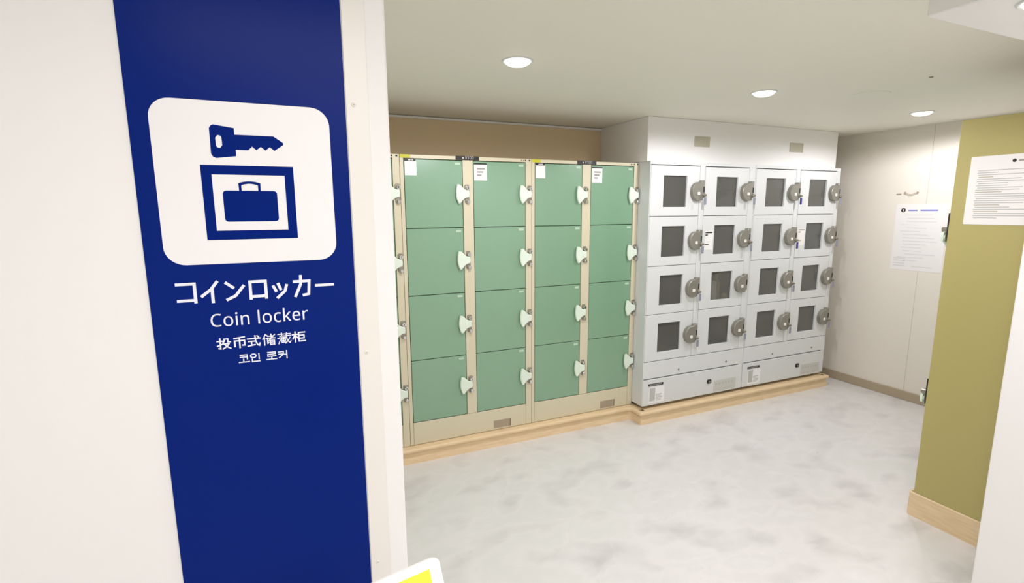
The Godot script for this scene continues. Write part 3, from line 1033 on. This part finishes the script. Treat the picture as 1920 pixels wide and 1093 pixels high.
func small_fittings() -> void:
	# grey cover plates on the bulkhead
	var lab := ["grey rectangular cover plate on the bulkhead, above the left white locker unit", "grey rectangular cover plate on the bulkhead, above the right white locker unit"]
	var xs := [[2.713, 2.857], [3.694, 3.848]]
	for k in 2:
		var st := new_st()
		box(st, Vector3(xs[k][0], 2.015, 0.086), Vector3(xs[k][1], 2.087, 0.09), 0.0012)
		tag(part("cover_plate", st, M.cover, self), lab[k], "cover plate", "bulkhead cover plates")
	# faint round cover in the ceiling
	var c := new_st()
	lathe(c, Vector3.ZERO, Vector3.DOWN, [[0.1, 0.0], [0.098, 0.0025], [0.09, 0.004], [0.0, 0.004]], 36)
	tag(part("ceiling_cover", c, M.ceiling, self, Vector3(3.05, CEIL, 1.075)), "faint round blank cover flush with the ceiling between two downlights", "ceiling cover")
	var s := new_st()
	lathe(s, Vector3.ZERO, Vector3.DOWN, [[0.009, 0.0], [0.008, 0.004], [0.003, 0.006], [0.0, 0.006]], 16)
	tag(part("ceiling_screw", s, M.steel, self, Vector3(2.921, CEIL, 1.442)), "tiny dark screw head alone on the ceiling above the olive locker", "screw")
	# bent wire hook and a scrap of tape above the notice on the cream wall
	var h := new_st()
	var pts := []
	for i in 9:
		var k := lerpf(-1.0, 1.0, i / 8.0)
		pts.append(Vector3(-0.012, 0.016 * k * k, 0.045 * k))
	tube(h, pts, 0.0022, 8)
	for k in [-1.0, 1.0]:
		lathe(h, Vector3(0, 0.016, 0.045 * k), Vector3.LEFT, [[0.006, 0.0], [0.006, 0.012], [0.0, 0.014]], 12)
	tag(part("wall_hook", h, M.label_grey, self, Vector3(4.57, 1.675, 0.523)), "thin curved wire hook on the cream wall above the portrait notice", "hook")
	tag(part("tape_scrap", boxed(Vector3(-0.001, -0.006, -0.018), Vector3(0, 0.006, 0.018)), M.label_grey, self, Vector3(4.57, 1.678, 0.43)), "small brownish tape scrap on the cream wall beside the hook", "tape")


func stand_sign() -> void:
	# a floor stand with a tilted framed sheet; only its top corner is in view
	var p0 := Vector3(0.14341, 1.14123, 2.43838)
	var e1 := Vector3(cos(deg_to_rad(-11.25)), 0, sin(deg_to_rad(-11.25)))
	var n0 := e1.cross(Vector3.UP)
	var b := deg_to_rad(-28.0)
	var up := Vector3.UP * cos(b) + n0 * sin(b)
	var nrm := e1.cross(up).normalized()
	var w := 0.25
	var h := 0.32
	var centre := p0 - e1 * w / 2.0 - up * h / 2.0
	var foot := Vector3(centre.x, 0, centre.z) - n0 * 0.05
	var t := thing("sign_stand", "white framed sign stand with a yellow sheet, in front of the blue sign", "sign stand", foot)
	var xf := Transform3D(Basis(e1, up, nrm), centre - foot)
	var bd := new_st()
	prism(bd, round_rect(Vector2(-w / 2, -h / 2), Vector2(w / 2, h / 2), 0.008, 5), -0.012, 0.0, 0.003)
	var bo := part("frame", bd, M.board, t)
	bo.transform = xf
	var sh := new_st()
	box(sh, Vector3(-w / 2 + 0.017, -h / 2 + 0.017, 0.0), Vector3(w / 2 - 0.016, h / 2 - 0.0095, 0.0008))
	var so := part("yellow_sheet", sh, M.yellow, t)
	so.transform = xf
	var top: Vector3 = xf * Vector3(0, -0.02, -0.012)
	var po := new_st()
	tube(po, [Vector3(0, 0.02, 0), Vector3(0, top.y - 0.06, 0), top], 0.014, 16)
	part("post", po, M.steel, t)
	var ba := new_st()
	lathe(ba, Vector3.ZERO, Vector3.UP, [[0.0, 0.0], [0.15, 0.0], [0.152, 0.006], [0.145, 0.014], [0.03, 0.024], [0.0, 0.024]], 40)
	part("base", ba, M.steel, t)
